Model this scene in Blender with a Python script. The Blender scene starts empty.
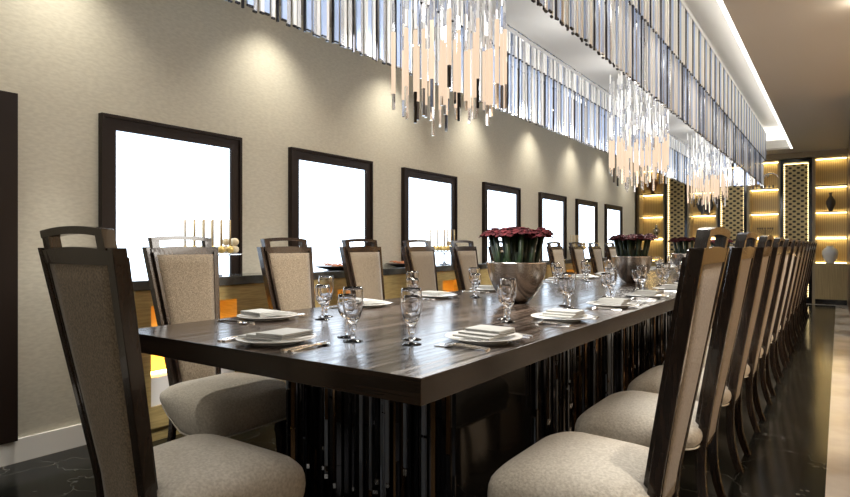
import bpy, bmesh, math, random
from mathutils import Vector, Matrix
random.seed(7)
sc = bpy.context.scene
COL = sc.collection
R = math.radians

# ---------------------------------------------------------------- camera
cam = bpy.data.cameras.new('camera')
camo = bpy.data.objects.new('camera', cam); COL.objects.link(camo)
cam.sensor_width = 36; cam.lens = 590 / 850 * 36
cam.shift_y = -2.5 / 850
cam.clip_start = 0.05
camo.location = (0, 0, 1.1)
camo.rotation_euler = (R(90), 0, math.atan(414 / 590))
sc.camera = camo

# ---------------------------------------------------------------- world, exposure
w = bpy.data.worlds.new('world'); sc.world = w; w.use_nodes = True
w.node_tree.nodes['Background'].inputs[0].default_value = (.6, .7, 1, 1)
w.node_tree.nodes['Background'].inputs[1].default_value = 0.2
sc.view_settings.view_transform = 'Standard'
sc.view_settings.look = 'None'
sc.view_settings.exposure = 0.15
sc.view_settings.gamma = 1
sc.view_settings.use_curve_mapping = False
sc.cycles.use_denoising = True
sc.cycles.max_bounces = 14
sc.cycles.transmission_bounces = 14
sc.cycles.glossy_bounces = 6
sc.cycles.diffuse_bounces = 4
sc.cycles.sample_clamp_indirect = 4

def area(name, loc, rot, sx, sy, power, color, spread=180):
    l = bpy.data.lights.new(name, 'AREA'); l.shape = 'RECTANGLE'; l.size = sx; l.size_y = sy
    l.energy = power; l.color = color; l.spread = R(spread)
    o = bpy.data.objects.new(name, l); COL.objects.link(o); o.location = loc; o.rotation_euler = rot
    return o
def spot(name, loc, rot, power, color, ang, blend=.5, size=.03):
    l = bpy.data.lights.new(name, 'SPOT'); l.energy = power; l.color = color
    l.spot_size = R(ang); l.spot_blend = blend; l.shadow_soft_size = size
    o = bpy.data.objects.new(name, l); COL.objects.link(o); o.location = loc; o.rotation_euler = rot
    return o
WARM = (1, .86, .66)
# soft light of the ceiling cove round the chandelier (LEDs behind the lip)
COVE = 60
area('cove_light_right', (-.55, 6.4, 2.96), (0, R(140), 0), .08, 12.0, COVE, (1, .96, .9))
area('cove_light_left', (-2.81, 6.4, 2.96), (0, R(-140), 0), .08, 12.0, COVE, (1, .96, .9))
# downlights along the window wall, one between each two windows
SPOT_Y = [0.2, 1.42, 2.87, 4.27, 5.76, 7.34, 8.84, 10.2, 11.75]
for yy in SPOT_Y:
    spot('wall_spot_light', (-3.10, yy, 2.86), (R(0), R(7), 0), 42, (1, .93, .80), 104, 1.0, .05)
# added narrow fill beams that brighten the pale skirting beside the door
for yy in (.75, 1.42):
    spot('skirting_fill_light', (-3.02, yy, 2.86), (0, R(7.8), 0), 130, (1, .95, .86), 19, .9)
# lamps inside the chandelier
for q in range(10):
    l = bpy.data.lights.new('chandelier_lamp', 'POINT'); l.energy = 10; l.color = (1, .97, .92); l.shadow_soft_size = .12
    o = bpy.data.objects.new('chandelier_lamp', l); COL.objects.link(o); o.location = (-1.67, .62 + 1.24 * q, 2.45)
# added spots on the added gold panel that gives warm reflections
for xx in (.6, 1.1):
    spot('reflector_fill_light', (xx, 8.2, 2.8), (R(28), 0, 0), 60, (1, .74, .42), 80, .8)
# downlights over the aisle
AISLE = [(.10, 1.3), (.10, 5.35), (.10, 9.45)]
for xx, yy in AISLE:
    spot('aisle_spot_light', (xx + .25, yy, 2.86), (0, 0, 0), 130 if yy < 2 else 210, (1, .9, .78), 75, .8)
    l = bpy.data.lights.new('aisle_lamp_glow', 'POINT'); l.energy = 3; l.color = WARM; l.shadow_soft_size = .03
    o = bpy.data.objects.new('aisle_lamp_glow', l); COL.objects.link(o); o.location = (xx + .06, yy, 2.83)
# added fill lights, one warm from the right, one behind the camera
area('fill_light_right', (1.42, 4.6, 1.7), (0, R(90), 0), 1.6, 5.0, 20, (1, .62, .32))
area('fill_light_rear', (-1.0, -2.54, 1.9), (R(90), 0, 0), 3.4, 1.4, 9, (1, .93, .82))

# ---------------------------------------------------------------- materials
def mat(name, color, rough=.5, metal=0, emit=None, estr=0, spec=.5, trans=0, ior=1.45, coat=0, sheen=0):
    m = bpy.data.materials.new(name); m.use_nodes = True
    b = m.node_tree.nodes['Principled BSDF']
    b.inputs['Base Color'].default_value = (*color, 1)
    b.inputs['Roughness'].default_value = rough
    b.inputs['Metallic'].default_value = metal
    b.inputs['Specular IOR Level'].default_value = spec
    b.inputs['Transmission Weight'].default_value = trans
    b.inputs['IOR'].default_value = ior
    b.inputs['Coat Weight'].default_value = coat
    b.inputs['Sheen Weight'].default_value = sheen
    if emit:
        b.inputs['Emission Color'].default_value = (*emit, 1)
        b.inputs['Emission Strength'].default_value = estr
    return m
def noise_mat(m, c1, c2, scale=(1, 1, 1), nscale=5, detail=4, bump=0, bdist=.01, lo=.35, hi=.65, space='Object', kind='noise', rough=None):
    nt = m.node_tree; N = nt.nodes; L = nt.links; b = N['Principled BSDF']
    tc = N.new('ShaderNodeTexCoord'); mp = N.new('ShaderNodeMapping')
    L.new(tc.outputs[space], mp.inputs[0]); mp.inputs['Scale'].default_value = scale
    t = N.new('ShaderNodeTexNoise'); t.inputs['Scale'].default_value = nscale; t.inputs['Detail'].default_value = detail
    L.new(mp.outputs[0], t.inputs['Vector'])
    r = N.new('ShaderNodeValToRGB'); r.color_ramp.elements[0].color = (*c1, 1); r.color_ramp.elements[1].color = (*c2, 1)
    r.color_ramp.elements[0].position = lo; r.color_ramp.elements[1].position = hi
    L.new(t.outputs[0], r.inputs[0]); L.new(r.outputs[0], b.inputs['Base Color'])
    if bump:
        bn = N.new('ShaderNodeBump'); bn.inputs['Strength'].default_value = bump; bn.inputs['Distance'].default_value = bdist
        L.new(t.outputs[0], bn.inputs['Height']); L.new(bn.outputs[0], b.inputs['Normal'])
    return m
M = {}
M['wall'] = noise_mat(mat('wallpaper', (.5, .45, .36), .75), (.50, .47, .385), (.57, .54, .445), (1, 1, 3), 30, 6, .15, .004)
M['ceiling'] = mat('taupe_paint', (.48, .46, .435), .55)
M['white_paint'] = mat('white_paint', (.8, .79, .76), .6)
M['plate_grey'] = mat('plate_grey', (.42, .42, .41), .6)
M['baseboard'] = mat('white_stone', (.92, .9, .85), .15)
M['dark_wood'] = noise_mat(mat('dark_wood', (.04, .03, .025), .28, coat=.3), (.018, .011, .009), (.045, .028, .022), (1, 1, 8), 8, 5)
M['chair_wood'] = noise_mat(mat('chair_wood', (.05, .03, .02), .22, coat=.4), (.016, .010, .0075), (.032, .020, .014), (8, 8, 1), 8, 5)
M['edge_wood'] = noise_mat(mat('ebony_edge', (.05, .03, .02), .22), (.008, .005, .0035), (.026, .016, .010), (1, 1, 40), 1.5, 5)
M['frame_wood'] = mat('frame_wood', (.014, .008, .006), .45, spec=.25)
M['panel_fabric'] = noise_mat(mat('chair_chenille', (.4, .33, .26), .85, sheen=.3), (.14, .106, .068), (.29, .225, .150), (1, 1, 1), 170, 3, .6, .004)
M['seat_fabric'] = noise_mat(mat('seat_chenille', (.5, .44, .36), .85, sheen=.3), (.52, .48, .41), (.68, .64, .56), (1, 1, 1), 110, 4, .7, .005)
M['piping'] = mat('piping_cream', (.8, .76, .68), .6)
M['gold_wood'] = noise_mat(mat('gold_veneer', (.45, .33, .16), .4), (.33, .245, .115), (.46, .35, .175), (40, 40, 1), 3, 3)
M['column_wood'] = mat('pale_veneer', (.36, .29, .18), .4)
M['console_wood'] = noise_mat(mat('console_veneer', (.4, .3, .15), .35), (.38, .285, .115), (.52, .40, .175), (3, 3, 40), 3, 3)
M['black'] = mat('black_lacquer', (.008, .007, .007), .12)
M['core'] = mat('smoked_mirror', (.03, .028, .027), .06, .6)
M['console_top'] = noise_mat(mat('dark_marble', (.05, .05, .048), .1), (.035, .036, .033), (.11, .11, .10), (1, 1, 1), 6, 6)
M['chrome'] = mat('chrome', (.86, .87, .9), .12, .85)
M['steel'] = mat('silver_cutlery', (.85, .83, .8), .16, 1)
M['dark_chrome'] = mat('dark_chrome', (.10, .10, .11), .07, 1)
M['grey_glass'] = mat('grey_glass', (.72, .73, .74), .15, .3)
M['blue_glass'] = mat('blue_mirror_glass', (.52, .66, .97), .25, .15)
M['pale_glass'] = mat('ivory_glass', (.93, .93, .91), .2, .05)
M['black_glass'] = mat('smoke_glass', (.05, .05, .06), .08, .8)
M['dark_amber'] = mat('dark_amber', (.16, .09, .04), .15, .8)
M['smoke_steel'] = mat('smoke_steel', (.30, .335, .40), .2, .5)
M['tube'] = mat('lit_glass_tube', (.12, .10, .08), .4, emit=(1, .745, .53), estr=.80)
M['crystal'] = mat('crystal', (.93, .95, 1), .03, 0, trans=.75, ior=1.45)
M['china'] = mat('white_china', (.86, .86, .84), .12)
M['napkin'] = mat('napkin_linen', (.42, .42, .40), .9)
M['silver_bowl'] = mat('brushed_silver', (.46, .42, .38), .26, 1)
M['petal'] = noise_mat(mat('burgundy_petal', (.12, .01, .015), .85, spec=.15), (.020, .004, .006), (.072, .012, .015), (1, 1, 1), 40, 3)
M['stem'] = noise_mat(mat('green_stem', (.03, .09, .02), .45), (.003, .008, .003), (.012, .028, .008), (1, 1, 1), 30, 3)
M['gold'] = mat('gold_ball', (.66, .47, .16), .35, .5)
M['stick_gold'] = mat('stick_gold', (.42, .31, .16), .35, .3)
M['cream_ball'] = mat('cream_ball', (.66, .56, .38), .6)
M['orange'] = noise_mat(mat('orange_petal', (.5, .15, .05), .6), (.28, .07, .03), (.65, .25, .09), (1, 1, 1), 60, 3)
M['led_warm'] = mat('led_warm', (1, .9, .6), .5, emit=(1, .74, .32), estr=20)
M['led_dots'] = mat('led_dots', (1, .9, .6), .5, emit=(1, .78, .40), estr=5)
M['led_niche'] = mat('led_niche', (1, .8, .4), .5, emit=(1, .50, .08), estr=70)
M['cove_glow'] = mat('cove_glow', (1, 1, 1), .5, emit=(1, .97, .9), estr=3.2)
M['pane'] = mat('lit_window', (.9, .9, .9), .5, emit=(.66, .82, 1), estr=3.0)
M['fill_pane_warm'] = mat('warm_fill_pane', (.9, .9, .9), .5, emit=(1, .74, .46), estr=1.2)
M['fill_pane_rear'] = mat('rear_fill_pane', (.9, .9, .9), .5, emit=(1, .96, .88), estr=.5)
M['lamp'] = mat('lamp_face', (1, .9, .7), .5, emit=(1, .8, .55), estr=20)
M['white_lit'] = mat('white_stone_block', (.8, .8, .78), .4)
M['niche_back'] = mat('niche_back', (.75, .50, .16), .6)
M['bronze'] = mat('bronze', (.10, .085, .07), .4, .3)
M['terracotta'] = mat('terracotta', (.30, .17, .11), .5)
M['grey_disc'] = mat('grey_disc', (.08, .085, .09), .4)
M['pillar'] = noise_mat(mat('red_veneer', (.06, .02, .012), .3), (.045, .014, .009), (.09, .03, .018), (12, 12, 1), 4, 4)
M['reflector_gold'] = mat('gold_reflector', (.62, .42, .18), .5)
M['right_wall'] = mat('warm_panel', (.42, .30, .19), .5)
M['marble_cream'] = noise_mat(mat('cream_marble', (.5, .43, .34), .12), (.48, .43, .37), (.64, .58, .51), (1, 1, 1), 2.5, 6)
g = mat('clear_glass', (.97, .97, .98), .0, trans=1.0, ior=1.45); M['glass'] = g
# table top: ebony with long streaks
m = noise_mat(mat('ebony_top', (.06, .04, .03), .16, spec=.5), (.007, .0045, .0035), (.095, .068, .052), (46, 1.2, 6), 1.0, 6, lo=.44, hi=.62)
nt = m.node_tree; N = nt.nodes; mr = N.new('ShaderNodeMapRange'); mr.inputs['To Min'].default_value = .15; mr.inputs['To Max'].default_value = .27
mr.inputs['From Min'].default_value = .35; mr.inputs['From Max'].default_value = .65
nt.links.new([n for n in N if n.type == 'TEX_NOISE'][0].outputs[0], mr.inputs[0]); nt.links.new(mr.outputs[0], N['Principled BSDF'].inputs['Roughness'])
M['ebony'] = m
# floor: black marble with fine white veins
m = mat('black_marble', (.01, .01, .01), .15, spec=.18); nt = m.node_tree; N = nt.nodes; L = nt.links; b = N['Principled BSDF']
tc = N.new('ShaderNodeTexCoord'); n1 = N.new('ShaderNodeTexNoise'); n1.inputs['Scale'].default_value = 1.6; n1.inputs['Detail'].default_value = 5
L.new(tc.outputs['Object'], n1.inputs['Vector'])
mx = N.new('ShaderNodeMixRGB'); mx.inputs[0].default_value = .62
L.new(tc.outputs['Object'], mx.inputs[1]); L.new(n1.outputs['Color'], mx.inputs[2])
v = N.new('ShaderNodeTexVoronoi'); v.feature = 'DISTANCE_TO_EDGE'; v.inputs['Scale'].default_value = 5.0
L.new(mx.outputs[0], v.inputs['Vector'])
r = N.new('ShaderNodeValToRGB'); e = r.color_ramp.elements
e[0].position = 0; e[0].color = (.085, .085, .078, 1); e[1].position = .012; e[1].color = (.008, .009, .008, 1)
L.new(v.outputs['Distance'], r.inputs[0]); L.new(r.outputs[0], b.inputs['Base Color'])
M['floor'] = m
# lattice screen: gold with staggered dark links
m = mat('lattice', (.4, .3, .15), .4, .3); nt = m.node_tree; N = nt.nodes; L = nt.links; b = N['Principled BSDF']
tc = N.new('ShaderNodeTexCoord'); sx = N.new('ShaderNodeSeparateXYZ'); cb = N.new('ShaderNodeCombineXYZ')
L.new(tc.outputs['Object'], sx.inputs[0]); L.new(sx.outputs[0], cb.inputs[0]); L.new(sx.outputs[2], cb.inputs[1])
def mth(op, a_, b_=None):
    n_ = N.new('ShaderNodeMath'); n_.operation = op
    for i_, q_ in enumerate((a_, b_)):
        if q_ is None: continue
        if isinstance(q_, (int, float)): n_.inputs[i_].default_value = q_
        else: L.new(q_, n_.inputs[i_])
    return n_.outputs[0]
pr = mth('MULTIPLY', mth('SINE', mth('MULTIPLY', sx.outputs[0], 2 * math.pi / .135)), mth('SINE', mth('MULTIPLY', sx.outputs[2], 2 * math.pi / .10)))
r = N.new('ShaderNodeValToRGB'); e = r.color_ramp.elements
e[0].position = .18; e[0].color = (.50, .39, .19, 1); e[1].position = .30; e[1].color = (.03, .022, .012, 1)
L.new(pr, r.inputs[0]); L.new(r.outputs[0], b.inputs['Base Color'])
M['lattice'] = m
# reeded gold back of the shelves
m = mat('reeded_gold', (.5, .38, .18), .4); nt = m.node_tree; N = nt.nodes; L = nt.links; b = N['Principled BSDF']
tc = N.new('ShaderNodeTexCoord'); wv = N.new('ShaderNodeTexWave'); wv.inputs['Scale'].default_value = 9; wv.inputs['Distortion'].default_value = .4
L.new(tc.outputs['Object'], wv.inputs['Vector'])
r = N.new('ShaderNodeValToRGB'); r.color_ramp.elements[0].color = (.42, .32, .16, 1); r.color_ramp.elements[1].color = (.56, .44, .23, 1)
L.new(wv.outputs[0], r.inputs[0]); L.new(r.outputs[0], b.inputs['Base Color'])
M['reeded'] = m

# ---------------------------------------------------------------- mesh helpers
class MB:
    def __init__(s): s.v = []; s.f = []; s.mi = []; s.mats = []; s.sm = []
    def _m(s, m):
        if m is None: return 0
        if m not in s.mats: s.mats.append(m)
        return s.mats.index(m)
    def loft(s, rings, m=None, caps=True, closed=False, smooth=False):
        i = s._m(m); b0 = len(s.v); n = len(rings[0])
        for rg in rings: s.v += [tuple(p) for p in rg]
        K = len(rings)
        for k in range(K if closed else K - 1):
            a = b0 + k * n; c = b0 + ((k + 1) % K) * n
            for j in range(n):
                s.f.append((a + j, a + (j + 1) % n, c + (j + 1) % n, c + j)); s.mi.append(i); s.sm.append(smooth)
        if caps and not closed:
            s.f.append(tuple(b0 + j for j in reversed(range(n)))); s.mi.append(i); s.sm.append(False)
            a = b0 + (K - 1) * n
            s.f.append(tuple(a + j for j in range(n))); s.mi.append(i); s.sm.append(False)
        return s
    def box(s, x0, x1, y0, y1, z0, z1, m=None):
        return s.loft([[(x0, y0, z), (x1, y0, z), (x1, y1, z), (x0, y1, z)] for z in (z0, z1)], m)
    def lathe(s, prof, c=(0, 0, 0), n=24, m=None, smooth=True, caps=False, flute=0, fn=0):
        rings = []
        for r_, z in prof:
            rings.append([(c[0] + r_ * (1 + flute * math.cos(fn * 2 * math.pi * j / n)) * math.cos(2 * math.pi * j / n),
                           c[1] + r_ * (1 + flute * math.cos(fn * 2 * math.pi * j / n)) * math.sin(2 * math.pi * j / n), c[2] + z) for j in range(n)])
        return s.loft(rings, m, caps=caps, smooth=smooth)
    def tube(s, pts, rad, n=8, m=None, closed=False, smooth=True):
        rings = []; P = [Vector(p) for p in pts]; K = len(P)
        up = Vector((0, 0, 1))
        for k in range(K):
            if closed: t = P[(k + 1) % K] - P[k - 1]
            else: t = P[min(k + 1, K - 1)] - P[max(k - 1, 0)]
            t.normalize(); u = up if abs(t.dot(up)) < .9 else Vector((1, 0, 0))
            a = t.cross(u).normalized(); c = t.cross(a).normalized()
            rr = rad[k] if isinstance(rad, (list, tuple)) else rad
            rings.append([P[k] + a * rr * math.cos(2 * math.pi * j / n) + c * rr * math.sin(2 * math.pi * j / n) for j in range(n)])
        return s.loft(rings, m, caps=not closed, closed=closed, smooth=smooth)
    def ball(s, c, r_, n=14, m=None, sz=1):
        return s.lathe([(max(r_ * math.sin(math.pi * k / (n // 2)), 1e-4), -r_ * sz * math.cos(math.pi * k / (n // 2))) for k in range(n // 2 + 1)], c, n, m)
    def build(s, name, m=None, parent=None, loc=None, bevel=0, kind=None):
        me = bpy.data.meshes.new(name); me.from_pydata(s.v, [], s.f)
        mats = s.mats or [m]
        for q in mats: me.materials.append(M[q] if isinstance(q, str) else q)
        me.polygons.foreach_set('material_index', s.mi); me.polygons.foreach_set('use_smooth', s.sm)
        me.update()
        bm = bmesh.new(); bm.from_mesh(me); bmesh.ops.recalc_face_normals(bm, faces=bm.faces); bm.to_mesh(me); bm.free()
        o = bpy.data.objects.new(name, me); COL.objects.link(o)
        if parent: o.parent = parent
        if loc: o.location = loc
        if bevel:
            bv = o.modifiers.new('b', 'BEVEL'); bv.width = bevel; bv.segments = 2; bv.limit_method = 'ANGLE'
        if kind: o['kind'] = kind
        return o
def box(name, x0, x1, y0, y1, z0, z1, m, parent=None, kind=None, bevel=0):
    """box whose object origin sits at its own base centre"""
    cx, cy = (x0 + x1) / 2, (y0 + y1) / 2
    loc = (cx, cy, z0)
    if parent:
        p = parent.location
        loc = (cx - p.x, cy - p.y, z0 - p.z)
    return MB().box(x0 - cx, x1 - cx, y0 - cy, y1 - cy, 0, z1 - z0).build(name, m, parent, loc, bevel, kind)
def thing(name, label, cat, loc=(0, 0, 0), rz=0, group=None):
    o = bpy.data.objects.new(name, None); COL.objects.link(o); o.location = loc; o.rotation_euler = (0, 0, rz)
    o.empty_display_size = .05
    o['label'] = label; o['category'] = cat
    if group: o['group'] = group
    return o
def tag(o, label, cat, group=None):
    o['label'] = label; o['category'] = cat
    if group: o['group'] = group
    return o
def dup(root, loc, rz=0, label=None, group=None):
    r_ = root.copy(); COL.objects.link(r_); r_.location = loc; r_.rotation_euler = (0, 0, rz)
    if label: r_['label'] = label
    if group: r_['group'] = group
    for ch in list(root.children):
        c_ = ch.copy(); COL.objects.link(c_); c_.parent = r_
        for g_ in list(ch.children):
            d_ = g_.copy(); COL.objects.link(d_); d_.parent = c_
    return r_
ORD = ['first', 'second', 'third', 'fourth', 'fifth', 'sixth', 'seventh', 'eighth', 'ninth', 'tenth', 'eleventh', 'twelfth', 'thirteenth']

# ---------------------------------------------------------------- room shell
XW = -3.43; YB = 13.5; YL = 12.49; H = 2.9
box('floor', -4.2, 1.6, -2.6, 14.2, -.1, 0, 'floor', kind='structure')
box('floor_border', -.05, 1.58, -2.5, 13.40, 0, .003, 'marble_cream', kind='structure')
box('floor_border', -3.9, -.05, 13.28, 13.42, 0, .003, 'marble_cream', kind='structure')
wl = box('wall_left', XW - .12, XW, -2.6, YL, 0, 3.3, 'wall', kind='structure')
box('wall_left_return', -4.1, XW, YL - .1, YL, 0, 3.3, 'wall', kind='structure')
box('wall_back', -4.2, 1.6, 13.95, 14.1, 0, 3.3, 'column_wood', kind='structure')
box('wall_left_alcove', -4.15, -4.05, YL, 13.95, 0, 3.3, 'wall', kind='structure')
box('wall_right', 1.5, 1.6, -2.6, 8.7, 0, 3.3, 'right_wall', kind='structure')
box('wall_right_pillar', .135, 1.6, 8.75, 13.95, 0, 3.3, 'pillar', kind='structure')
box('wall_right_reflector', .30, 1.5, 8.72, 8.75, .1, 2.8, 'reflector_gold', kind='structure')  # added unseen panel, its gold reflecting warm light onto the chair backs
box('trim_1', .112, .135, 8.69, 8.80, 0, 2.9, 'pillar', kind='structure')
box('wall_front', -4.2, 1.6, -2.7, -2.6, 0, 3.3, 'wall', kind='structure')
# ceiling with recess
RX0, RX1, RY0, RY1 = -2.66, -.70, -.25, 12.8
c = MB()
c.box(-4.2, RX0, -2.6, 14.1, H, H + .03); c.box(RX1, 1.6, -2.6, 14.1, H, H + .03)
c.box(RX0, RX1, -2.6, RY0, H, H + .03); c.box(RX0, RX1, RY1, 14.1, H, H + .03)
c.build('ceiling', 'ceiling', kind='structure')
c = MB(); c.box(RX0 - .3, RX1 + .3, RY0 - .3, RY1 + .6, 3.32, 3.36)
c.build('ceiling_recess', 'white_paint', kind='structure')
c = MB()   # upright lip round the opening
for a in ((RX0 - .02, RX0, RY0, RY1), (RX1, RX1 + .02, RY0, RY1), (RX0, RX1, RY0 - .02, RY0), (RX0, RX1, RY1, RY1 + .02)):
    c.box(*a, H + .03, H + .18)
c.build('ceiling_lip', 'white_paint', kind='structure')
c = MB()   # outer sides of the cove
for a in ((RX0 - .3, RX0 - .28, RY0 - .3, RY1 + .6), (RX1 + .28, RX1 + .3, RY0 - .3, RY1 + .6), (RX0, RX1, RY0 - .3, RY0 - .28), (RX0 - .3, RX1 + .3, RY1 + .58, RY1 + .6)):
    c.box(*a, H + .03, 3.32)
c.build('ceiling_cove_side', 'white_paint', kind='structure')
c = MB()   # strips made to glow in place of cove light round the opening
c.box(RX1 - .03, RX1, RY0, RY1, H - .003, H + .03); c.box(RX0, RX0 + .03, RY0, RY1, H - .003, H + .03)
c.box(RX0, RX1, RY1 + .05, RY1 + .5, H + .06, H + .08)  # wide strip: bright glow at the far end built as a surface
c.build('ceiling_glow_strip', 'cove_glow', kind='structure')
box('trim_2', -3.95, .135, 13.42, 13.5, 2.80, 2.9, 'column_wood', kind='structure')
box('baseboard_left', XW, XW + .018, -2.5, YL, 0, .119, 'baseboard', kind='structure')

# windows in the left wall
for i, y0 in enumerate((1.671, 3.075, 4.49, 6.05, 7.635, 9.04, 10.46)):
    y1 = y0 + .952; z0, z1 = .83, 1.851; t = .085
    fr = MB()
    for (a, b_, c_, d_) in ((y0, y0 + t, z0, z1), (y1 - t, y1, z0, z1), (y0 + t, y1 - t, z1 - t, z1), (y0 + t, y1 - t, z0, z0 + .03)):
        fr.box(0, .03, a - y0, b_ - y0, c_ - z0, d_ - z0)
    s_ = .018   # raised outer bead
    for (a, b_, c_, d_) in ((y0, y0 + s_, z0, z1), (y1 - s_, y1, z0, z1), (y0 + s_, y1 - s_, z1 - s_, z1)):
        fr.box(.03, .042, a - y0, b_ - y0, c_ - z0, d_ - z0)
    f = fr.build('window_%d' % (i + 1), 'frame_wood', None, (XW, y0, z0), kind='structure')
    MB().box(.002, .012, t, y1 - y0 - t, .03, z1 - z0 - t).build('window_pane', 'pane', f)
# door at the left edge of the view
d = MB(); d.box(0, .02, -1.0, -.085, 0, 1.66).box(0, .045, -.085, 0, 0, 1.749).box(0, .045, -1.085, -1.0, 0, 1.749).box(0, .045, -1.0, -.085, 1.664, 1.749)
d.box(.02, .028, -.95, -.14, .1, 1.6)
d.build('door_1', 'frame_wood', None, (XW, 1.255, .119), kind='structure')

# unseen lit windows, added to go with the warm fill light
for i, (ya, yb_) in enumerate(((2.2, 3.7), (3.9, 5.4), (5.6, 7.1))):
    fr = MB()
    for a, b_, c_, d_ in ((ya, ya + .06, .9, 2.5), (yb_ - .06, yb_, .9, 2.5), (ya + .06, yb_ - .06, 2.44, 2.5), (ya + .06, yb_ - .06, .9, .96)):
        fr.box(-.04, 0, a - ya, b_ - ya, c_ - .9, d_ - .9)
    f = fr.build('window_%d' % (i + 8), 'frame_wood', None, (1.5, ya, .9), kind='structure')
    MB().box(-.012, -.002, .06, yb_ - ya - .06, .06, 1.54).build('window_pane', 'fill_pane_warm', f)

fr = MB()  # unseen lit window, added to go with the rear fill light
for a, b_, c_, d_ in ((-1.8, -1.74, -.8, .8), (1.74, 1.8, -.8, .8), (-1.74, 1.74, .74, .8), (-1.74, 1.74, -.8, -.74), (-.03, .03, -.74, .74)):
    fr.box(a, b_, 0, .04, c_ + .8, d_ + .8)
f = fr.build('window_11', 'frame_wood', None, (-1.0, -2.6, 1.1), kind='structure')
MB().box(-1.74, 1.74, .004, .014, .06, 1.54).build('window_pane', 'fill_pane_rear', f)

# recessed downlights
def downlight(x, y, label):
    t = thing('downlight', label, 'ceiling light', (x, y, H - .012))
    MB().lathe([(.038, .012), (.05, .012), (.05, .004), (.042, 0), (.038, .002), (.038, .012)]).build('trim_ring', 'white_paint', t)
    MB().lathe([(.001, .008), (.037, .008)]).build('lamp_face', 'lamp', t)
names_between = ['over the door', 'before the nearest window', 'between the first and second windows', 'between the second and third windows', 'between the third and fourth windows',
                 'between the fourth and fifth windows', 'between the fifth and sixth windows', 'between the sixth and seventh windows', 'beyond the farthest window']
for yy, nm in zip(SPOT_Y, names_between):
    downlight(-3.10, yy, 'small round downlight washing the beige wall ' + nm)
for (xx, yy), nm in zip(AISLE, ('nearest', 'middle', 'farthest')):
    downlight(xx + .25, yy, 'round ceiling downlight over the right aisle, %s of the three' % nm)

# ---------------------------------------------------------------- back wall units
def area_strip(x0, x1, y, z, up, pw):
    area('shelf_light', ((x0 + x1) / 2, y, z), (R(180) if up else 0, 0, 0), x1 - x0 - .04, .03, pw, (1, .76, .36))
UX = [-3.69 + .045, -2.60, -1.48, -.375]
unit_names = ['leftmost lit gold display shelving with a terracotta vase', 'lit gold display shelving holding the round dark disc',
              'lit gold display shelving holding the crystal sculpture', 'rightmost lit gold display shelving holding the white vase']
for k, x0 in enumerate(UX):
    x1 = x0 + .50
    t = thing('display_shelving', unit_names[k], 'shelving', ((x0 + x1) / 2, 13.7, 0), group='lit shelving along the back wall')
    box('back_panel', x0, x1, 13.86, 13.88, .77, 2.80, 'reeded', t)
    box('side_panel', x0 - .045, x0, 13.5, 13.9, 0, 2.80, 'column_wood', t)
    box('side_panel', x1, x1 + .035 if k < 3 else x1 + .008, 13.5, 13.9, 0, 2.80, 'column_wood', t)
    box('top_panel', x0, x1, 13.5, 13.9, 2.785, 2.80, 'column_wood', t)
    box('cabinet_front', x0, x1, 13.5, 13.52, .09, .755, 'gold_wood', t)
    box('plinth', x0, x1, 13.53, 13.6, 0, .09, 'black', t)
    box('cabinet_top', x0, x1, 13.5, 13.86, .755, .77, 'column_wood', t)
    for z in (1.265, 1.76, 2.255):
        sh = box('shelf', x0, x1, 13.52, 13.86, z - .018, z, 'dark_wood', t)
    for z in (1.265, 1.76, 2.255, 2.785):
        zt = z - .018 if z < 2.7 else z
        box('led_strip', x0 + .01, x1 - .01, 13.80, 13.82, zt - .008, zt, 'led_warm', t)
    for z in (.77, 1.265, 1.76, 2.255):
        box('led_strip', x0 + .01, x1 - .01, 13.845, 13.855, z, z + .007, 'led_warm', t)
for k, x0 in enumerate((-3.105, -2.063, -.943)):
    x1 = x0 + (.457, .535, .520)[k]
    nm = ['leftmost', 'middle', 'rightmost'][k]
    t = thing('lattice_screen', 'dark framed backlit gold lattice screen, %s of three between shelving' % nm, 'screen', ((x0 + x1) / 2, 13.6, 0), group='lattice screens along the back wall')
    fr = MB(); cx, cy = (x0 + x1) / 2, 13.6
    for a, b_, z0, z1 in ((x0, x0 + .055, 0, 2.78), (x1 - .055, x1, 0, 2.78), (x0 + .055, x1 - .055, 2.72, 2.78), (x0 + .055, x1 - .055, 0, .1)):
        fr.box(a - cx, b_ - cx, -.11, .02, z0, z1)
    fr.build('frame', 'black', t)
    box('lattice_panel', x0 + .055, x1 - .055, 13.6, 13.615, .1, 2.72, 'lattice', t)
    for a in (x0 + .058, x1 - .07):
        l = MB()
        for q in range(58): l.box(-.007, .007, 0, .01, q * .045, q * .045 + .020)
        l.build('led_strip', 'led_dots', t, (a + .006 - cx, -.016, .12))
    l = MB()
    for q in range(9): l.box(-.014, .014, 0, .01, 0, .012)
    box('led_strip', x0 + .075, x1 - .075, 13.585, 13.595, 2.70, 2.71, 'led_dots', t)
# ornaments on the shelves
def lathe_obj(name, prof, m, loc, label, cat, n=24):
    return tag(MB().lathe(prof, n=n, caps=True).build(name, m, None, loc), label, cat)
lathe_obj('vase', [(.02, 0), (.03, .01), (.05, .06), (.078, .15), (.075, .2), (.045, .26), (.022, .3), (.022, .33), (.034, .36)], 'bronze', (-.13, 13.68, 1.76), 'slender dark bronze vase on the rightmost shelving', 'vase')
lathe_obj('vase', [(.06, 0), (.07, .01), (.11, .09), (.135, .18), (.13, .24), (.09, .29), (.06, .305), (.06, .33), (.07, .335)], 'china', (-.14, 13.68, .77), 'round white ceramic vase on the low cabinet of the rightmost shelving', 'vase')
lathe_obj('vase', [(.03, 0), (.05, .008), (.03, .05), (.05, .09), (.10, .17), (.12, .24), (.10, .29), (.07, .31), (.085, .33)], 'terracotta', (-3.40, 13.68, 2.255), 'terracotta urn on the upper shelf of the leftmost shelving', 'vase')
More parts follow.
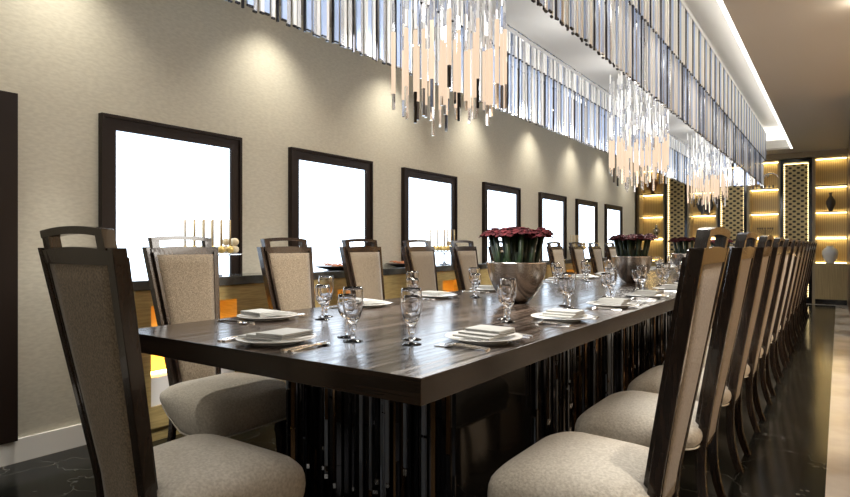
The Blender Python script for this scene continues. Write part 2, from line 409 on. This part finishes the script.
lathe_obj('vase', [(.04, 0), (.06, .01), (.02, .05), (.07, .12), (.09, .17), (.06, .22), (.02, .25), (.03, .29), (.005, .33)], 'chrome', (-3.32, 13.68, 1.265), 'silver lidded urn on the lower shelf of the leftmost shelving', 'urn')
t = thing('disc_ornament', 'round dark grey disc on small stand on the second shelving', 'ornament', (-2.32, 13.66, 1.76))
dm = MB(); prof = [(.001, -.02), (.15, -.02), (.16, -.01), (.16, .01), (.15, .02), (.001, .02)]
dm.lathe(prof, n=40); dm.v = [(x, z, y + .20) for x, y, z in dm.v]; dm.build('disc', 'grey_disc', t)
MB().box(-.08, -.05, -.05, .05, 0, .09).box(.05, .08, -.05, .05, 0, .09).box(-.08, .08, -.012, .012, .015, .035).build('stand', 'bronze', t)
t = thing('candelabra', 'small seven-armed bronze candelabra on shelf below the crystal sculpture', 'candelabra', (-1.22, 13.68, 1.265))
mb = MB(); mb.lathe([(.05, 0), (.045, .012), (.012, .02), (.008, .05), (.008, .2)], n=12)
for q in (.05, .09, .13):
    mb.tube([(q * math.cos(a), 0, .17 - q * .9 * math.sin(a) * .7) for a in [math.pi * j / 12 for j in range(13)]], .005, 6)
mb.build('arms', 'bronze', t)
mb = MB()
for q in (-.13, -.09, -.05, 0, .05, .09, .13): mb.lathe([(.01, .17), (.016, .19), (.014, .205)], (q, 0, 0), 8)
mb.build('candle_cups', 'bronze', t)
t = thing('crystal_sculpture', 'silver and crystal curled sculpture on the top shelf beside the chandelier end', 'sculpture', (-1.20, 13.66, 2.255))
mb = MB()
mb.box(-.10, -.04, -.03, .03, 0, .20); mb.tube([(-.05 + .13 * (1 - math.cos(a)) , 0, .20 + .10 * math.sin(a)) for a in [math.pi * j / 14 for j in range(15)]], [.03 - .0015 * j for j in range(15)], 8)
mb.tube([(.02, 0, .22), (.06, 0, .30), (.10, 0, .28)], .018, 8)
mb.build('curl', 'chrome', t); MB().box(-.14, .14, -.05, .05, 0, .012).build('base', 'glass', t)
for k in range(6):
    o = MB().lathe([(.014, 0), (.016, .002), (.02, .05), (.018, .05), (.013, .006)], n=12, caps=True).build('small_glass', 'crystal', None, (-1.42 + k * .07, 13.56, 2.2555))
    tag(o, 'tiny clear glass on the top shelf, %s from the left in its row' % ORD[k], 'glass', 'tiny glasses on the top shelf')

# ---------------------------------------------------------------- console under the windows
CX0, CX1, CY0, CY1 = XW + .046, -3.13, 1.72, 12.2
t = thing('console', 'long gold veneered console with glowing niches along the window wall', 'console', (CX0, CY0, 0))
box('worktop', CX0, CX1 + .015, CY0 - .02, CY1, .855, .91, 'console_top', t, bevel=.004)
NZ0, NZ1 = .20, .765
nich = [(1.81, 2.38)] + [(3.30 + 1.455 * k, 3.86 + 1.455 * k) for k in range(6)]
mb = MB(); ys = CY0; x0 = CX0 - CX0; xf = CX1 - CX0
for a, b_ in nich + [(CY1, CY1)]:
    mb.box(x0, xf, ys - CY0, a - CY0, .08, .855)
    if b_ > a:
        mb.box(x0, xf, a - CY0, b_ - CY0, .08, NZ0); mb.box(x0, xf, a - CY0, b_ - CY0, NZ1, .855)
    ys = b_
mb.build('body', 'console_wood', t)
box('plinth', CX0, CX1 - .03, CY0 + .02, CY1, 0, .08, 'console_wood', t)
for a, b_ in nich:
    nb = box('niche_back', CX0 + .02, CX0 + .03, a, b_, NZ0, NZ1, 'niche_back', t)
    blk = box('stone_block', CX1 - .11, CX1 - .02, a + .0, b_, NZ0, .36, 'white_lit', t)
    box('led_strip', CX1 - .135, CX1 - .12, a + .02, b_ - .02, .355, .37, 'led_niche', t)

# ---------------------------------------------------------------- table
TX0, TX1, TY0, TY1 = -2.44, -.905, 1.27, 11.50; TC = (TX0 + TX1) / 2
table = thing('dining_table', 'very long dark ebony dining table on mirrored strip base', 'dining table', (TC, (TY0 + TY1) / 2, 0))
TYC = (TY0 + TY1) / 2
tt = box('tabletop', TX0, TX1, TY0, TY1, .675, .75, 'ebony', table, bevel=.002)
tt.data.materials.append(M['edge_wood'])
for p_ in tt.data.polygons:
    if abs(p_.normal.z) < .5: p_.material_index = 1
BX0, BX1, BY0, BY1 = -2.06, -1.135, 1.80, 11.0
box('core', BX0 + .05, BX1 - .05, BY0 + .05, BY1 - .05, .03, .675, 'core', table)
box('foot_plate', BX0, BX1, BY0, BY1, 0, .03, 'black', table)
strips = []
def strip_run(p0, p1, n_, inx, iny):
    for k in range(n_):
        f_ = (k + .5) / n_
        x = p0[0] + (p1[0] - p0[0]) * f_; y = p0[1] + (p1[1] - p0[1]) * f_
        off = random.uniform(0, .045)
        strips.append((x + inx * off, y + iny * off, random.uniform(.005, .011), random.uniform(-.7, .7), math.atan2(p1[1] - p0[1], p1[0] - p0[0])))
strip_run((BX1, BY0), (BX0, BY0), 52, 0, 1)
strip_run((BX1, 2.55), (BX1, BY1), 300, -1, 0)
strip_run((BX0, BY0), (BX0, BY1), 200, 1, 0)
strip_run((BX1, BY1), (BX0, BY1), 30, 0, -1)
SM = ['dark_chrome', 'black_glass', 'smoke_steel', 'black_glass', 'dark_chrome', 'black_glass', 'smoke_steel', 'black_glass', 'black_glass', 'dark_amber']
def rot_box(mb, x, y, hw, hd, a, z0, z1, m):
    ca, sa = math.cos(a), math.sin(a)
    q = [(x + u * ca - v_ * sa, y + u * sa + v_ * ca) for u, v_ in ((-hw, -hd), (hw, -hd), (hw, hd), (-hw, hd))]
    mb.loft([[(p[0], p[1], z) for p in q] for z in (z0, z1)], m)
rest = MB()
for i, (x, y, hw, a, base) in enumerate(strips):
    tgt = MB() if i < 100 else rest
    px, py = (x, y) if i < 100 else (x - TC, y - TYC)
    if i < 100: px = py = 0
    z = .675; pieces = []
    while z > .06:
        ln = random.uniform(.08, .5); zb = max(.03, z - ln); pieces.append((zb, z)); z = zb - random.choice((.0, .004, .012))
    mm = random.choice(SM)
    for zb, zt in pieces:
        if random.random() < .3: mm = random.choice(SM)
        if zt - zb < .14 and random.random() < .5: zb = zt - random.uniform(.012, .03); rot_box(tgt, px, py, hw, .004, base + random.uniform(-.8, .8), zb, zt, 'chrome'); continue
        rot_box(tgt, px, py, hw, .004, base + a * .5 + random.uniform(-.12, .12), zb, zt, mm)
    if i < 100: tgt.build('mirror_strip', None, table, (x - TC, y - TYC, 0))
rest.build('mirror_strip', None, table, kind='stuff')

# ---------------------------------------------------------------- dining chairs
def yb(z):      # rear face of the rear post, local y
    pts = [(0, -.232), (.06, -.210), (.13, -.194), (.22, -.187), (.32, -.189), (.42, -.202), (.60, -.234), (.85, -.280), (1.15, -.335)]
    for (z0, y0), (z1, y1) in zip(pts, pts[1:]):
        if z <= z1: return y0 + (y1 - y0) * (z - z0) / (z1 - z0)
    return pts[-1][1]
def hw_(z):     # outer half width
    return .140 + (z - .40) * .104 if z > .40 else .140 + (.40 - z) * .05
def make_chair(loc, rz, label, group):
    t = thing('dining_chair', label, 'chair', loc, rz, group)
    for s in (-1, 1):
        mb = MB(); rings = []
        for k in range(23):
            z = 1.095 * k / 22; y = yb(z) ; xo = s * hw_(z); xi = s * (hw_(z) - .026)
            dp = .032 + .006 * min(1, z / .45)
            rings.append([(xo, y, z), (xo, y + dp, z), (xi, y + dp, z), (xi, y, z)])
        mb.loft(rings).build('rear_post', 'chair_wood', t, bevel=.002)
        mb = MB(); rings = []
        for k in range(9):
            z = .28 * k / 8; q = .016 + .007 * z / .28
            x = s * .205; y = .235 + .012 * (1 - z / .28) ** 2
            rings.append([(x - q, y - q, z), (x + q, y - q, z), (x + q, y + q, z), (x - q, y + q, z)])
        mb.loft(rings).build('front_leg', 'chair_wood', t)
    # inner back frame: stiles, rails and the raised handle
    mb = MB()
    for s in (-1, 1):
        rings = []
        for k in range(13):
            z = .30 + (1.07 - .30) * k / 12; y = yb(z) + .003; w_ = hw_(z) - .0265
            rings.append([(s * w_, y, z), (s * w_, y + .052, z), (s * (w_ - .015), y + .052, z), (s * (w_ - .015), y, z)])
        mb.loft(rings)
        rings = []
        for z in (1.090, 1.105, 1.120, 1.132):
            y = yb(z) + .002; w_ = .173
            rings.append([(s * w_, y, z), (s * w_, y + .032, z), (s * (w_ - .040), y + .032, z), (s * (w_ - .040), y, z)])
        mb.loft(rings)
    def rail(x1, za, zb_, arch, y0, y1, curve=0):
        rings = []
        for k in range(17):
            x = -x1 + 2 * x1 * k / 16; u = 1 - (x / x1) ** 2; dz = arch * u; dy = -curve * u
            rings.append([(x, yb(za) + y0 + dy, za + (dz if za > 1.1 else 0)), (x, yb(za) + y1 + dy, za + (dz if za > 1.1 else 0)), (x, yb(zb_) + y1 + dy, zb_ + dz), (x, yb(zb_) + y0 + dy, zb_ + dz)])
        mb.loft(rings)
    rail(.186, 1.050, 1.088, .010, .001, .046)
    rail(.175, 1.122, 1.143, .011, .0, .034)
    rail(.12, .30, .33, 0, .008, .05)
    mb.build('back_frame', 'chair_wood', t)
    # upholstered back panel, both sides slightly domed
    mb = MB(); rings = []
    for k in range(15):
        z = .32 + (1.055 - .32) * k / 14; w_ = hw_(z) - .0405; rg = []
        dm_ = .007 * math.sin(math.pi * min(1, max(0, k / 14))) ** .5
        for j in range(9):
            u = -1 + 2 * j / 8; rg.append((u * w_, yb(z) + .005 - 1.3 * dm_ * (1 - u ** 6), z))
        for j in range(9):
            u = 1 - 2 * j / 8; rg.append((u * w_, yb(z) + .050 + 1.6 * dm_ * (1 - u ** 4), z))
        rings.append(rg)
    mb.loft(rings, smooth=True).build('back_panel', 'panel_fabric', t)
    # seat cushion with waterfall front and sculpted lower edge
    N_ = 72
    def outline(x, y, f_):
        return None
    def ring(inset, zf):
        rg = []
        for j in range(N_):
            a = 2 * math.pi * j / N_; e = .30
            cx_, sy_ = math.cos(a), math.sin(a)
            ux = math.copysign(abs(cx_) ** e, cx_); uy = math.copysign(abs(sy_) ** e, sy_)
            y = .068 + (.235 - inset) * uy; x = (.270 - inset - .045 * (1 - (y + .17) / .475)) * ux
            rg.append((x, y, zf(x, y)))
        return rg
    def sstep(a, b_, x):
        x = min(1, max(0, (x - a) / (b_ - a))); return x * x * (3 - 2 * x)
    def zbot(x, y): return .325 - .085 * sstep(-.13, .07, y)
    def ztop(x, y): return .395 - .018 * sstep(.14, .29, y)
    rings = [ring(.02, lambda x, y: zbot(x, y) + .006), ring(.004, zbot)]
    for f_, ins in ((.15, -.004), (.35, -.010), (.55, -.012), (.75, -.010), (.9, -.004), (1, .006)):
        rings.append(ring(ins, lambda x, y, f_=f_: zbot(x, y) + (ztop(x, y) - zbot(x, y)) * f_))
    for ins, dz in ((.022, .016), (.05, .028), (.09, .037), (.14, .043), (.19, .046), (.228, .047)):
        rings.append(ring(ins, lambda x, y, dz=dz: ztop(x, y) + dz))
    MB().loft(rings, smooth=True).build('seat', 'seat_fabric', t)
    so = t.children[-1]
    MB().tube(ring(-.001, lambda x, y: zbot(x, y) - .001), .0035, 6, closed=True).build('piping', 'piping', so)
    return t
SPAC = .75; Y0 = 1.88; NCH = 13
chair0 = None
for k in range(NCH):
    y = 1.83 + .718 * k
    lab = 'beige upholstered dark wood dining chair, window side, %s from the near table end' % ORD[k]
    if chair0 is None: chair0 = make_chair((-2.56, y, 0), R(-90), lab, 'dining chairs on the window side')
    else: dup(chair0, (-2.56, y, 0), R(-90), lab, 'dining chairs on the window side')
for k in range(NCH):
    y = Y0 + SPAC * k
    dup(chair0, (-.610, y, 0), R(90), 'beige upholstered dark wood dining chair, aisle side, %s from the near table end' % ORD[k], 'dining chairs on the aisle side')
dup(chair0, (-1.70, 1.083, 0), 0, 'dark framed dining chair at the near head of the table, seen from behind', 'dining chairs at the table ends')
dup(chair0, (-1.665, 11.70, 0), R(180), 'dark framed dining chair at the far head of the table', 'dining chairs at the table ends')

# ---------------------------------------------------------------- place settings
def make_plate():
    t = thing('charger_plate', '', 'plate')
    k_ = .93
    MB().lathe([(.001, .004), (.09, .004), (.10, .007), (.142, .017), (.145, .020), (.141, .021), (.10, .011), (.09, .008), (.001, .008)], n=48).build('dish', 'china', t)
    MB().lathe([(.001, 0), (.085, 0), (.09, .004), (.001, .0045)], n=32).build('foot', 'china', t)
    return t
def make_napkin():
    mb = MB()
    def layer(x0, x1, y0, y1, z, th, sk):
        rings = []
        for k in range(5):
            u = k / 4; y = y0 + (y1 - y0) * u
            rings.append([(x0 + sk * u, y, z), (x1 + sk * u, y, z + .002), (x1 + sk * u, y, z + th), (x0 + sk * u, y, z + th)])
        mb.loft(rings)
    layer(-.108, .095, -.082, .078, .0, .006, .016)
    layer(-.070, .097, -.080, .076, .0065, .006, .014)
    layer(-.025, .099, -.078, .074, .013, .008, .012)
    return mb
def cutlery(kind_):
    mb = MB()
    def prof(pts):
        mb.loft([[(-w_ * 1.15, y, z), (w_ * 1.15, y, z), (w_ * .8, y, z + .006), (-w_ * .8, y, z + .006)] for y, w_, z in pts])
    # ends resting on the table, neck bridging up slightly, as real silver does
    if kind_ == 'knife':
        prof([(-.105, .008, 0), (-.10, .009, 0), (-.02, .0062, .001), (0, .0055, .001), (.01, .009, .0005), (.09, .009, 0), (.108, .003, 0)])
    elif kind_ == 'fork':
        prof([(-.10, .008, 0), (-.094, .0095, 0), (-.04, .004, .004), (.03, .0032, .006), (.045, .010, .004), (.06, .012, .001)])
        for q in (-.0095, -.0032, .0032, .0095):
            mb.box(q - .0016, q + .0016, .06, .10, .001, .0035)
    else:
        prof([(-.10, .008, 0), (-.094, .0095, 0), (-.04, .004, .004), (.03, .0032, .006), (.05, .008, .003)])
        mb.lathe([(.001, 0), (.010, .001), (.018, .005), (.0185, .006), (.0165, .006), (.008, .003), (.001, .002)], (0, .068, 0), 16)
        mb.v = [(x, .068 + (y - .068) * 1.35 if y > .0505 else y, z) for x, y, z in mb.v]
    return mb
def make_goblet(tall):
    t = thing('water_goblet' if tall else 'wine_glass', '', 'glass')
    if tall:
        bowl = [(.004, .058), (.016, .066), (.028, .090), (.036, .125), (.0385, .155), (.037, .19), (.0345, .20), (.033, .20), (.0355, .19), (.037, .155), (.0345, .127), (.026, .094), (.012, .082), (.001, .081)]
        stem = [(.001, .010), (.008, .012), (.009, .022), (.007, .028), (.012, .045), (.016, .066), (.001, .066)]
    else:
        bowl = [(.004, .070), (.018, .076), (.031, .095), (.036, .120), (.035, .150), (.0315, .165), (.030, .165), (.0335, .150), (.0345, .121), (.029, .098), (.012, .082), (.001, .081)]
        stem = [(.001, .006), (.006, .010), (.0045, .030), (.0045, .055), (.009, .072), (.001, .072)]
    MB().lathe(bowl, n=32).build('bowl', 'glass', t)
    MB().lathe(stem, n=20).build('stem', 'glass', t)
    MB().lathe([(.001, 0), (.036, 0), (.0365, .002), (.012, .007), (.001, .010)], n=32).build('foot', 'glass', t)
    return t
TZ = .75
proto = {}
def put(key, maker, name, cat, m, loc, rz, label, group):
    """first call builds, the others copy"""
    if key not in proto:
        o = maker()
        if isinstance(o, MB): o = o.build(name, m)
        proto[key] = o; o.location = loc; o.rotation_euler = (0, 0, rz)
        tag(o, label, cat, group)
        return o
    return dup(proto[key], loc, rz, label, group)
def place_setting(cx, cy, rz, where, mirror=1):
    """local +y points to the middle of the table"""
    ca, sa = math.cos(rz), math.sin(rz)
    def W(x, y, z=TZ): return (cx + x * ca - y * sa, cy + x * sa + y * ca, z)
    jr = random.uniform(-.05, .05)
    put('plate', make_plate, '', 'plate', None, W(0, 0), rz, 'white china charger plate at the %s' % where, 'charger plates')
    put('napkin', make_napkin, 'folded_napkin', 'napkin', 'napkin', W(0, 0, TZ + .0215), rz + jr + (0 if mirror > 0 else .1), 'folded grey linen napkin on the plate at the %s' % where, 'folded napkins')
    put('fork', lambda: cutlery('fork'), 'fork', 'fork', 'steel', W(-.160, -.01), rz, 'inner silver fork left of the plate, %s' % where, 'silver forks')
    if 'fork2' not in proto: proto['fork2'] = proto['fork']
    put('fork2', None, 'fork', 'fork', 'steel', W(-.186, -.015), rz + .05, 'outer silver fork left of the plate, %s' % where, 'silver forks')
    put('knife', lambda: cutlery('knife'), 'table_knife', 'knife', 'steel', W(.160, -.01), rz, 'silver knife right of the plate, %s' % where, 'silver knives')
    put('spoon', lambda: cutlery('spoon'), 'spoon', 'spoon', 'steel', W(.190, -.012), rz + .03, 'silver spoon right of the plate, %s' % where, 'silver spoons')
    put('goblet', lambda: make_goblet(True), '', 'glass', None, W(-.22 * mirror, .17), rz, 'clear tulip water goblet, %s' % where, 'water goblets')
    put('wine', lambda: make_goblet(False), '', 'glass', None, W(-.13 * mirror, .235), rz, 'clear stemmed wine glass, %s' % where, 'wine glasses')
for k in range(NCH):
    y = Y0 + SPAC * k
    place_setting(-1.075, y + .03, R(90), '%s aisle-side place from the near end' % ORD[k])
for k in range(NCH):
    y = 1.89 + .725 * k
    place_setting(-2.25, y, R(-90), '%s window-side place from the near end' % ORD[k])
place_setting(-1.68, 1.45, 0, 'near head of the table', -1)
place_setting(-1.66, 11.33, R(180), 'far head of the table')

# ---------------------------------------------------------------- flower bowls
def flower_bowl(y, which):
    b_ = lathe_obj('flower_bowl', [(.05, 0), (.065, .004), (.105, .040), (.140, .090), (.164, .145), (.179, .20), (.184, .245), (.186, .252), (.178, .253), (.172, .235), (.16, .17), (.13, .11), (.09, .06), (.001, .05)], 'silver_bowl', (-1.62, y, TZ), 'brushed silver bowl holding burgundy flowers, %s' % which, 'bowl', 40)
    b_['group'] = 'silver flower bowls'
    pos = []
    for rr, n_ in ((0, 1), (.075, 6), (.150, 11)):
        for j in range(n_):
            a = 2 * math.pi * j / n_ + rr * 9; pos.append((rr * math.cos(a), rr * math.sin(a)))
    for q, (px, py) in enumerate(pos):
        t = thing('flower', 'burgundy flower on green stem in the bowl %s' % which, 'flower', (-1.62 + px * .62, y + py * .62, TZ + .063 + .26 * (px * px + py * py) ** .5), group='flowers in the bowl ' + which)
        dx, dy = px * .42, py * .42; hh = .350 + random.uniform(-.010, .012) - .26 * (px * px + py * py) ** .5
        mb = MB(); mb.tube([(0, 0, 0), (dx * .5, dy * .5, hh * .5), (dx, dy, hh)], [.014, .014, .018], 8)
        for s in range(3):
            a = s * 2.1 + q; lx, ly = math.cos(a) * .02, math.sin(a) * .02
            mb.loft([[(lx * .3 - ly * f2, ly * .3 + lx * f2, .02 + z) , (lx * .3 + ly * f2, ly * .3 - lx * f2, .02 + z), (lx * (1 + g_) , ly * (1 + g_), z + .02)] for z, f2, g_ in ((0, .5, 0), (.10, .75, .2), (.19, .1, .5))])
        mb.build('stem', 'stem', t)
        mb = MB()
        for lay, (n_, ro, zt, zr) in enumerate(((10, .070, .004, .020), (8, .052, .022, .032), (5, .030, .038, .042))):
            for j in range(n_):
                a = 2 * math.pi * j / n_ + lay * .4 + q; w_ = ro * .46; ca, sa = math.cos(a), math.sin(a)
                def Q(r_, s_, z): return (dx + r_ * ca - s_ * sa, dy + r_ * sa + s_ * ca, hh + z)
                tip = zt + random.uniform(-.010, .004)
                mb.loft([[Q(.004, -.004, 0), Q(.004, .004, 0), Q(.004, .004, .003), Q(.004, -.004, .003)],
                         [Q(ro * .55, -w_, zr - .004), Q(ro * .55, w_, zr - .004), Q(ro * .55, w_ * .9, zr), Q(ro * .55, -w_ * .9, zr)],
                         [Q(ro * .95, -w_ * .7, tip), Q(ro * .95, w_ * .7, tip), Q(ro * .95, w_ * .6, tip + .003), Q(ro * .95, -w_ * .6, tip + .003)],
                         [Q(ro * 1.15, -.004, tip - .006), Q(ro * 1.15, .004, tip - .006), Q(ro * 1.15, .003, tip - .004), Q(ro * 1.15, -.003, tip - .004)]], smooth=True)
        mb.ball((dx, dy, hh + .026), .012, 8)
        mb.build('blossom', 'petal', t)
for k, which in enumerate(('nearest the camera', 'second from the near end', 'third from the near end', 'at the far end')):
    flower_bowl(3.29 + 2.47 * k, which)

# ---------------------------------------------------------------- things on the console
CZ = .91; CXM = -3.27
def cake_stand(y, which):
    t = thing('cake_stand', 'clear glass pedestal cake stand on the console, %s' % which, 'cake stand', (CXM, y, CZ), group='glass cake stands')
    MB().lathe([(.001, 0), (.06, 0), (.062, .006), (.02, .012), (.012, .03), (.012, .120), (.03, .129), (.001, .129)], n=24).build('pedestal', 'crystal', t)
    mb = MB().lathe([(.001, .129), (.135, .131), (.142, .139), (.138, .141), (.001, .137)], n=40)
    mb.v = [(x, y_ * 1.45, z) for x, y_, z in mb.v]; mb.build('plate', 'crystal', t)
    zt = CZ + .141
    for j in range(12):
        p = thing('cake_pop', 'golden ball cake with upright stick on the glass stand %s' % which, 'cake pop', (CXM + (-.065, .005, .07)[j % 3], y - .15 + .021 * j, zt), group='cake pops on the stand ' + which)
        MB().ball((0, 0, .026), .026, 12).build('ball', 'gold', p)
        MB().tube([(0, 0, .050), (0, 0, .215)], .0065, 8).build('stick', 'stick_gold', p)
    for j in range(3):
        for q in range(2):
            o = MB().ball((0, 0, .026), .027, 12, sz=.95).build('sweet_ball', 'cream_ball', None, (CXM + (-.03, .035, -.02)[j], y + (.125, .145, .175)[j], zt + q * .050))
            tag(o, '%s cream ball of a stack of two on the glass stand %s' % (('bottom', 'top')[q], which), 'sweet', 'stacked cream balls on the stand ' + which)
cake_stand(2.30, 'by the nearest window'); cake_stand(5.0, 'by the third window'); cake_stand(8.75, 'by the sixth window')
def tray(y, which):
    t = tag(MB().lathe([(.001, 0), (.07, 0), (.12, .018), (.145, .03), (.143, .034), (.115, .024), (.06, .010), (.001, .010)], n=32).build('serving_dish', 'dark_wood', None, (CXM, y, CZ)), 'shallow dark dish of orange flowers on the console %s' % which, 'dish', 'dishes of orange flowers')
    t.scale = (1, 1.9, 1)
    for j in range(14):
        a = j * 2.4; r_ = .020 + .0068 * j
        mb = MB()
        for q in range(7):
            b_ = q * .9; ca, sa = math.cos(b_), math.sin(b_)
            mb.loft([[(.003 * ca, .003 * sa, .0), (.003 * ca + .002 * sa, .003 * sa - .002 * ca, 0), (.003 * ca, .003 * sa, .006)],
                     [(.022 * ca - .009 * sa, .022 * sa + .009 * ca, .008), (.022 * ca + .009 * sa, .022 * sa - .009 * ca, .008), (.022 * ca, .022 * sa, .014)],
                     [(.042 * ca - .001 * sa, .042 * sa, .002), (.042 * ca + .001 * sa, .042 * sa, .002), (.042 * ca, .042 * sa, .005)]])
        o = mb.build('orange_flower', 'orange', None, (CXM + r_ * math.cos(a), y + r_ * 1.9 * math.sin(a), CZ + .019 + r_ * .10 + .001 * j))
        tag(o, 'small orange flower in the dark dish %s' % which, 'flower', 'orange flowers in the dish ' + which)
tray(3.50, 'by the second window'); tray(4.38, 'before the third window'); tray(6.6, 'by the fourth window')

# ---------------------------------------------------------------- chandelier
CHX = -1.67; CHY0, CHY1 = .35, 12.15; CHYC = (CHY0 + CHY1) / 2
ch = thing('chandelier', 'very long rectangular crystal rod chandelier hung over the table', 'chandelier', (CHX, CHYC, 2.82))
box('mounting_box', CHX - .46, CHX + .46, CHY0 + .1, CHY1 - .1, 2.84, 3.32, 'plate_grey', ch)
fr = MB()
for hwid, z0, z1 in ((.475, 2.80, 2.835), (.60, 3.10, 3.14)):
    hy = (CHY1 - CHY0) / 2
    for a in ((-hwid - .012, -hwid + .012, -hy, hy), (hwid - .012, hwid + .012, -hy, hy), (-hwid, hwid, -hy - .012, -hy + .012), (-hwid, hwid, hy - .012, hy + .012)):
        fr.box(*a, z0 - 2.82, z1 - 2.82, None)
for q in range(14):
    yq = -hy + .2 + q * (2 * hy - .4) / 13
    fr.box(-.60, .60, yq - .008, yq + .008, 3.11 - 2.82, 3.13 - 2.82, None)
    fr.box(-.01, .01, yq - .008, yq + .008, 3.11 - 2.82, 3.32 - 2.82, None)
fr.build('hanging_frame', 'chrome', ch)
rods = []   # x, y, halfwidth, angle, zb, zt, material
def curtain(hw2, zb, zt, step, seq, key):
    n_ = int((CHY1 - CHY0) / step)
    def one(x, y, k, a0, side):
        mm, wd, dz = seq[k % len(seq)]
        rods.append((x, y, wd, a0 + random.gauss(0, .06), zb + dz, zt, mm, key, side))
    for side in (-1, 1):
        for k in range(n_): one(CHX + side * (hw2 - (.008 if k % 2 else 0)), CHY0 + (k + .5) * step, k, 0, side)
    nx = int(2 * hw2 / step)
    for y in (CHY0, CHY1):
        for k in range(nx): one(CHX - hw2 + (k + .5) * step, y, k, math.pi / 2, 0)
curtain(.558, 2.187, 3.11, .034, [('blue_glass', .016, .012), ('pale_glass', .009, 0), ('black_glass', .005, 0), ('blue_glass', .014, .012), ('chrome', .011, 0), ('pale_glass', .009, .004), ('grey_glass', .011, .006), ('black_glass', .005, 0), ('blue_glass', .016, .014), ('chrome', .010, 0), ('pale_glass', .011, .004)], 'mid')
curtain(.475, 2.62, 2.80, .060, [('pale_glass', .012, 0), ('pale_glass', .012, 0), ('chrome', .010, 0)], 'in')
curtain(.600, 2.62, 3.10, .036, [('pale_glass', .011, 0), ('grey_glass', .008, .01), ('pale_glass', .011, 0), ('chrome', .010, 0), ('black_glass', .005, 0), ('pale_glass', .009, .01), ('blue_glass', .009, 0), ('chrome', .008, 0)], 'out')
random.shuffle(rods)
def shown(r_):   # how large a rod shows from the room's near end
    d_ = .574 * -r_[0] + .8186 * r_[1]
    u = (.8186 * r_[0] + .574 * r_[1]) / max(d_, .1)
    if d_ < .6 or abs(u) > .72: return 0
    vb = (r_[4] - 1.1) / d_
    if vb > .42: return 0
    return r_[2] * (min(.42, (r_[5] - 1.1) / d_) - vb) / d_
rods.sort(key=shown, reverse=True)
rest = MB()
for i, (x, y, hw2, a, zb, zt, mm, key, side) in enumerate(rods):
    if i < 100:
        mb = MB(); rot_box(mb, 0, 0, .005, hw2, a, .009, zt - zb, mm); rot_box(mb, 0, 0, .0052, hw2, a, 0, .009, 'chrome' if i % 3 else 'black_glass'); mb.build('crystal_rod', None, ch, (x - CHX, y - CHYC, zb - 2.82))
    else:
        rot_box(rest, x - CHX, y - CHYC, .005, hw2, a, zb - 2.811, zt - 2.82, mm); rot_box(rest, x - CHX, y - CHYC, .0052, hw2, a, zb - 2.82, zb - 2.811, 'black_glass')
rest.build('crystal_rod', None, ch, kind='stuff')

# pendant clusters
for yc, which, ntube in ((2.60, 'nearest', 38), (6.15, 'middle', 38), (9.9, 'farthest', 38)):
    t = thing('pendant_cluster', 'round cluster of lit hanging glass tubes under the chandelier, %s of three' % which, 'pendant light', (CHX, yc, 2.835), group='tube clusters under the chandelier')
    up = MB()
    for k in range(ntube):
        rr = .31 * math.sqrt((k + .5) / ntube); a = k * 2.39996
        x, y = rr * math.cos(a), rr * math.sin(a)
        zt = 2.20 + random.uniform(-.10, .04) - .10 * (1 - rr / .31) + .02; zb = zt - random.uniform(.25, .33)
        # crystal string from the box down to the tube
        z = 2.835
        while z > zt + .004:
            z2 = max(zt, z - random.uniform(.05, .12)); rot_box(up, x + random.uniform(-.004, .004), y, .006, .006, random.uniform(0, 1.5), z2 - 2.835, z - 2.835, random.choice(['chrome', 'pale_glass', 'crystal', 'pale_glass'])); z = z2
        mb = MB(); ang = random.uniform(0, 1.5)
        rot_box(mb, 0, 0, .008, .008, ang, 0, zt - zb, 'tube')
        tb = mb.build('lit_tube', None, t, (x, y, zb - 2.835))
        mb = MB(); rot_box(mb, 0, 0, .0065, .0065, ang, -random.uniform(.04, .16), 0, random.choice(['chrome', 'dark_chrome', 'chrome']))
        mb.build('chrome_tip', None, tb)
    up.build('crystal_strings', None, t, kind='stuff')
    spot('cluster_light', (CHX, yc, 1.66), (0, 0, 0), 115, (1, .95, .87), 165, .6, .25)
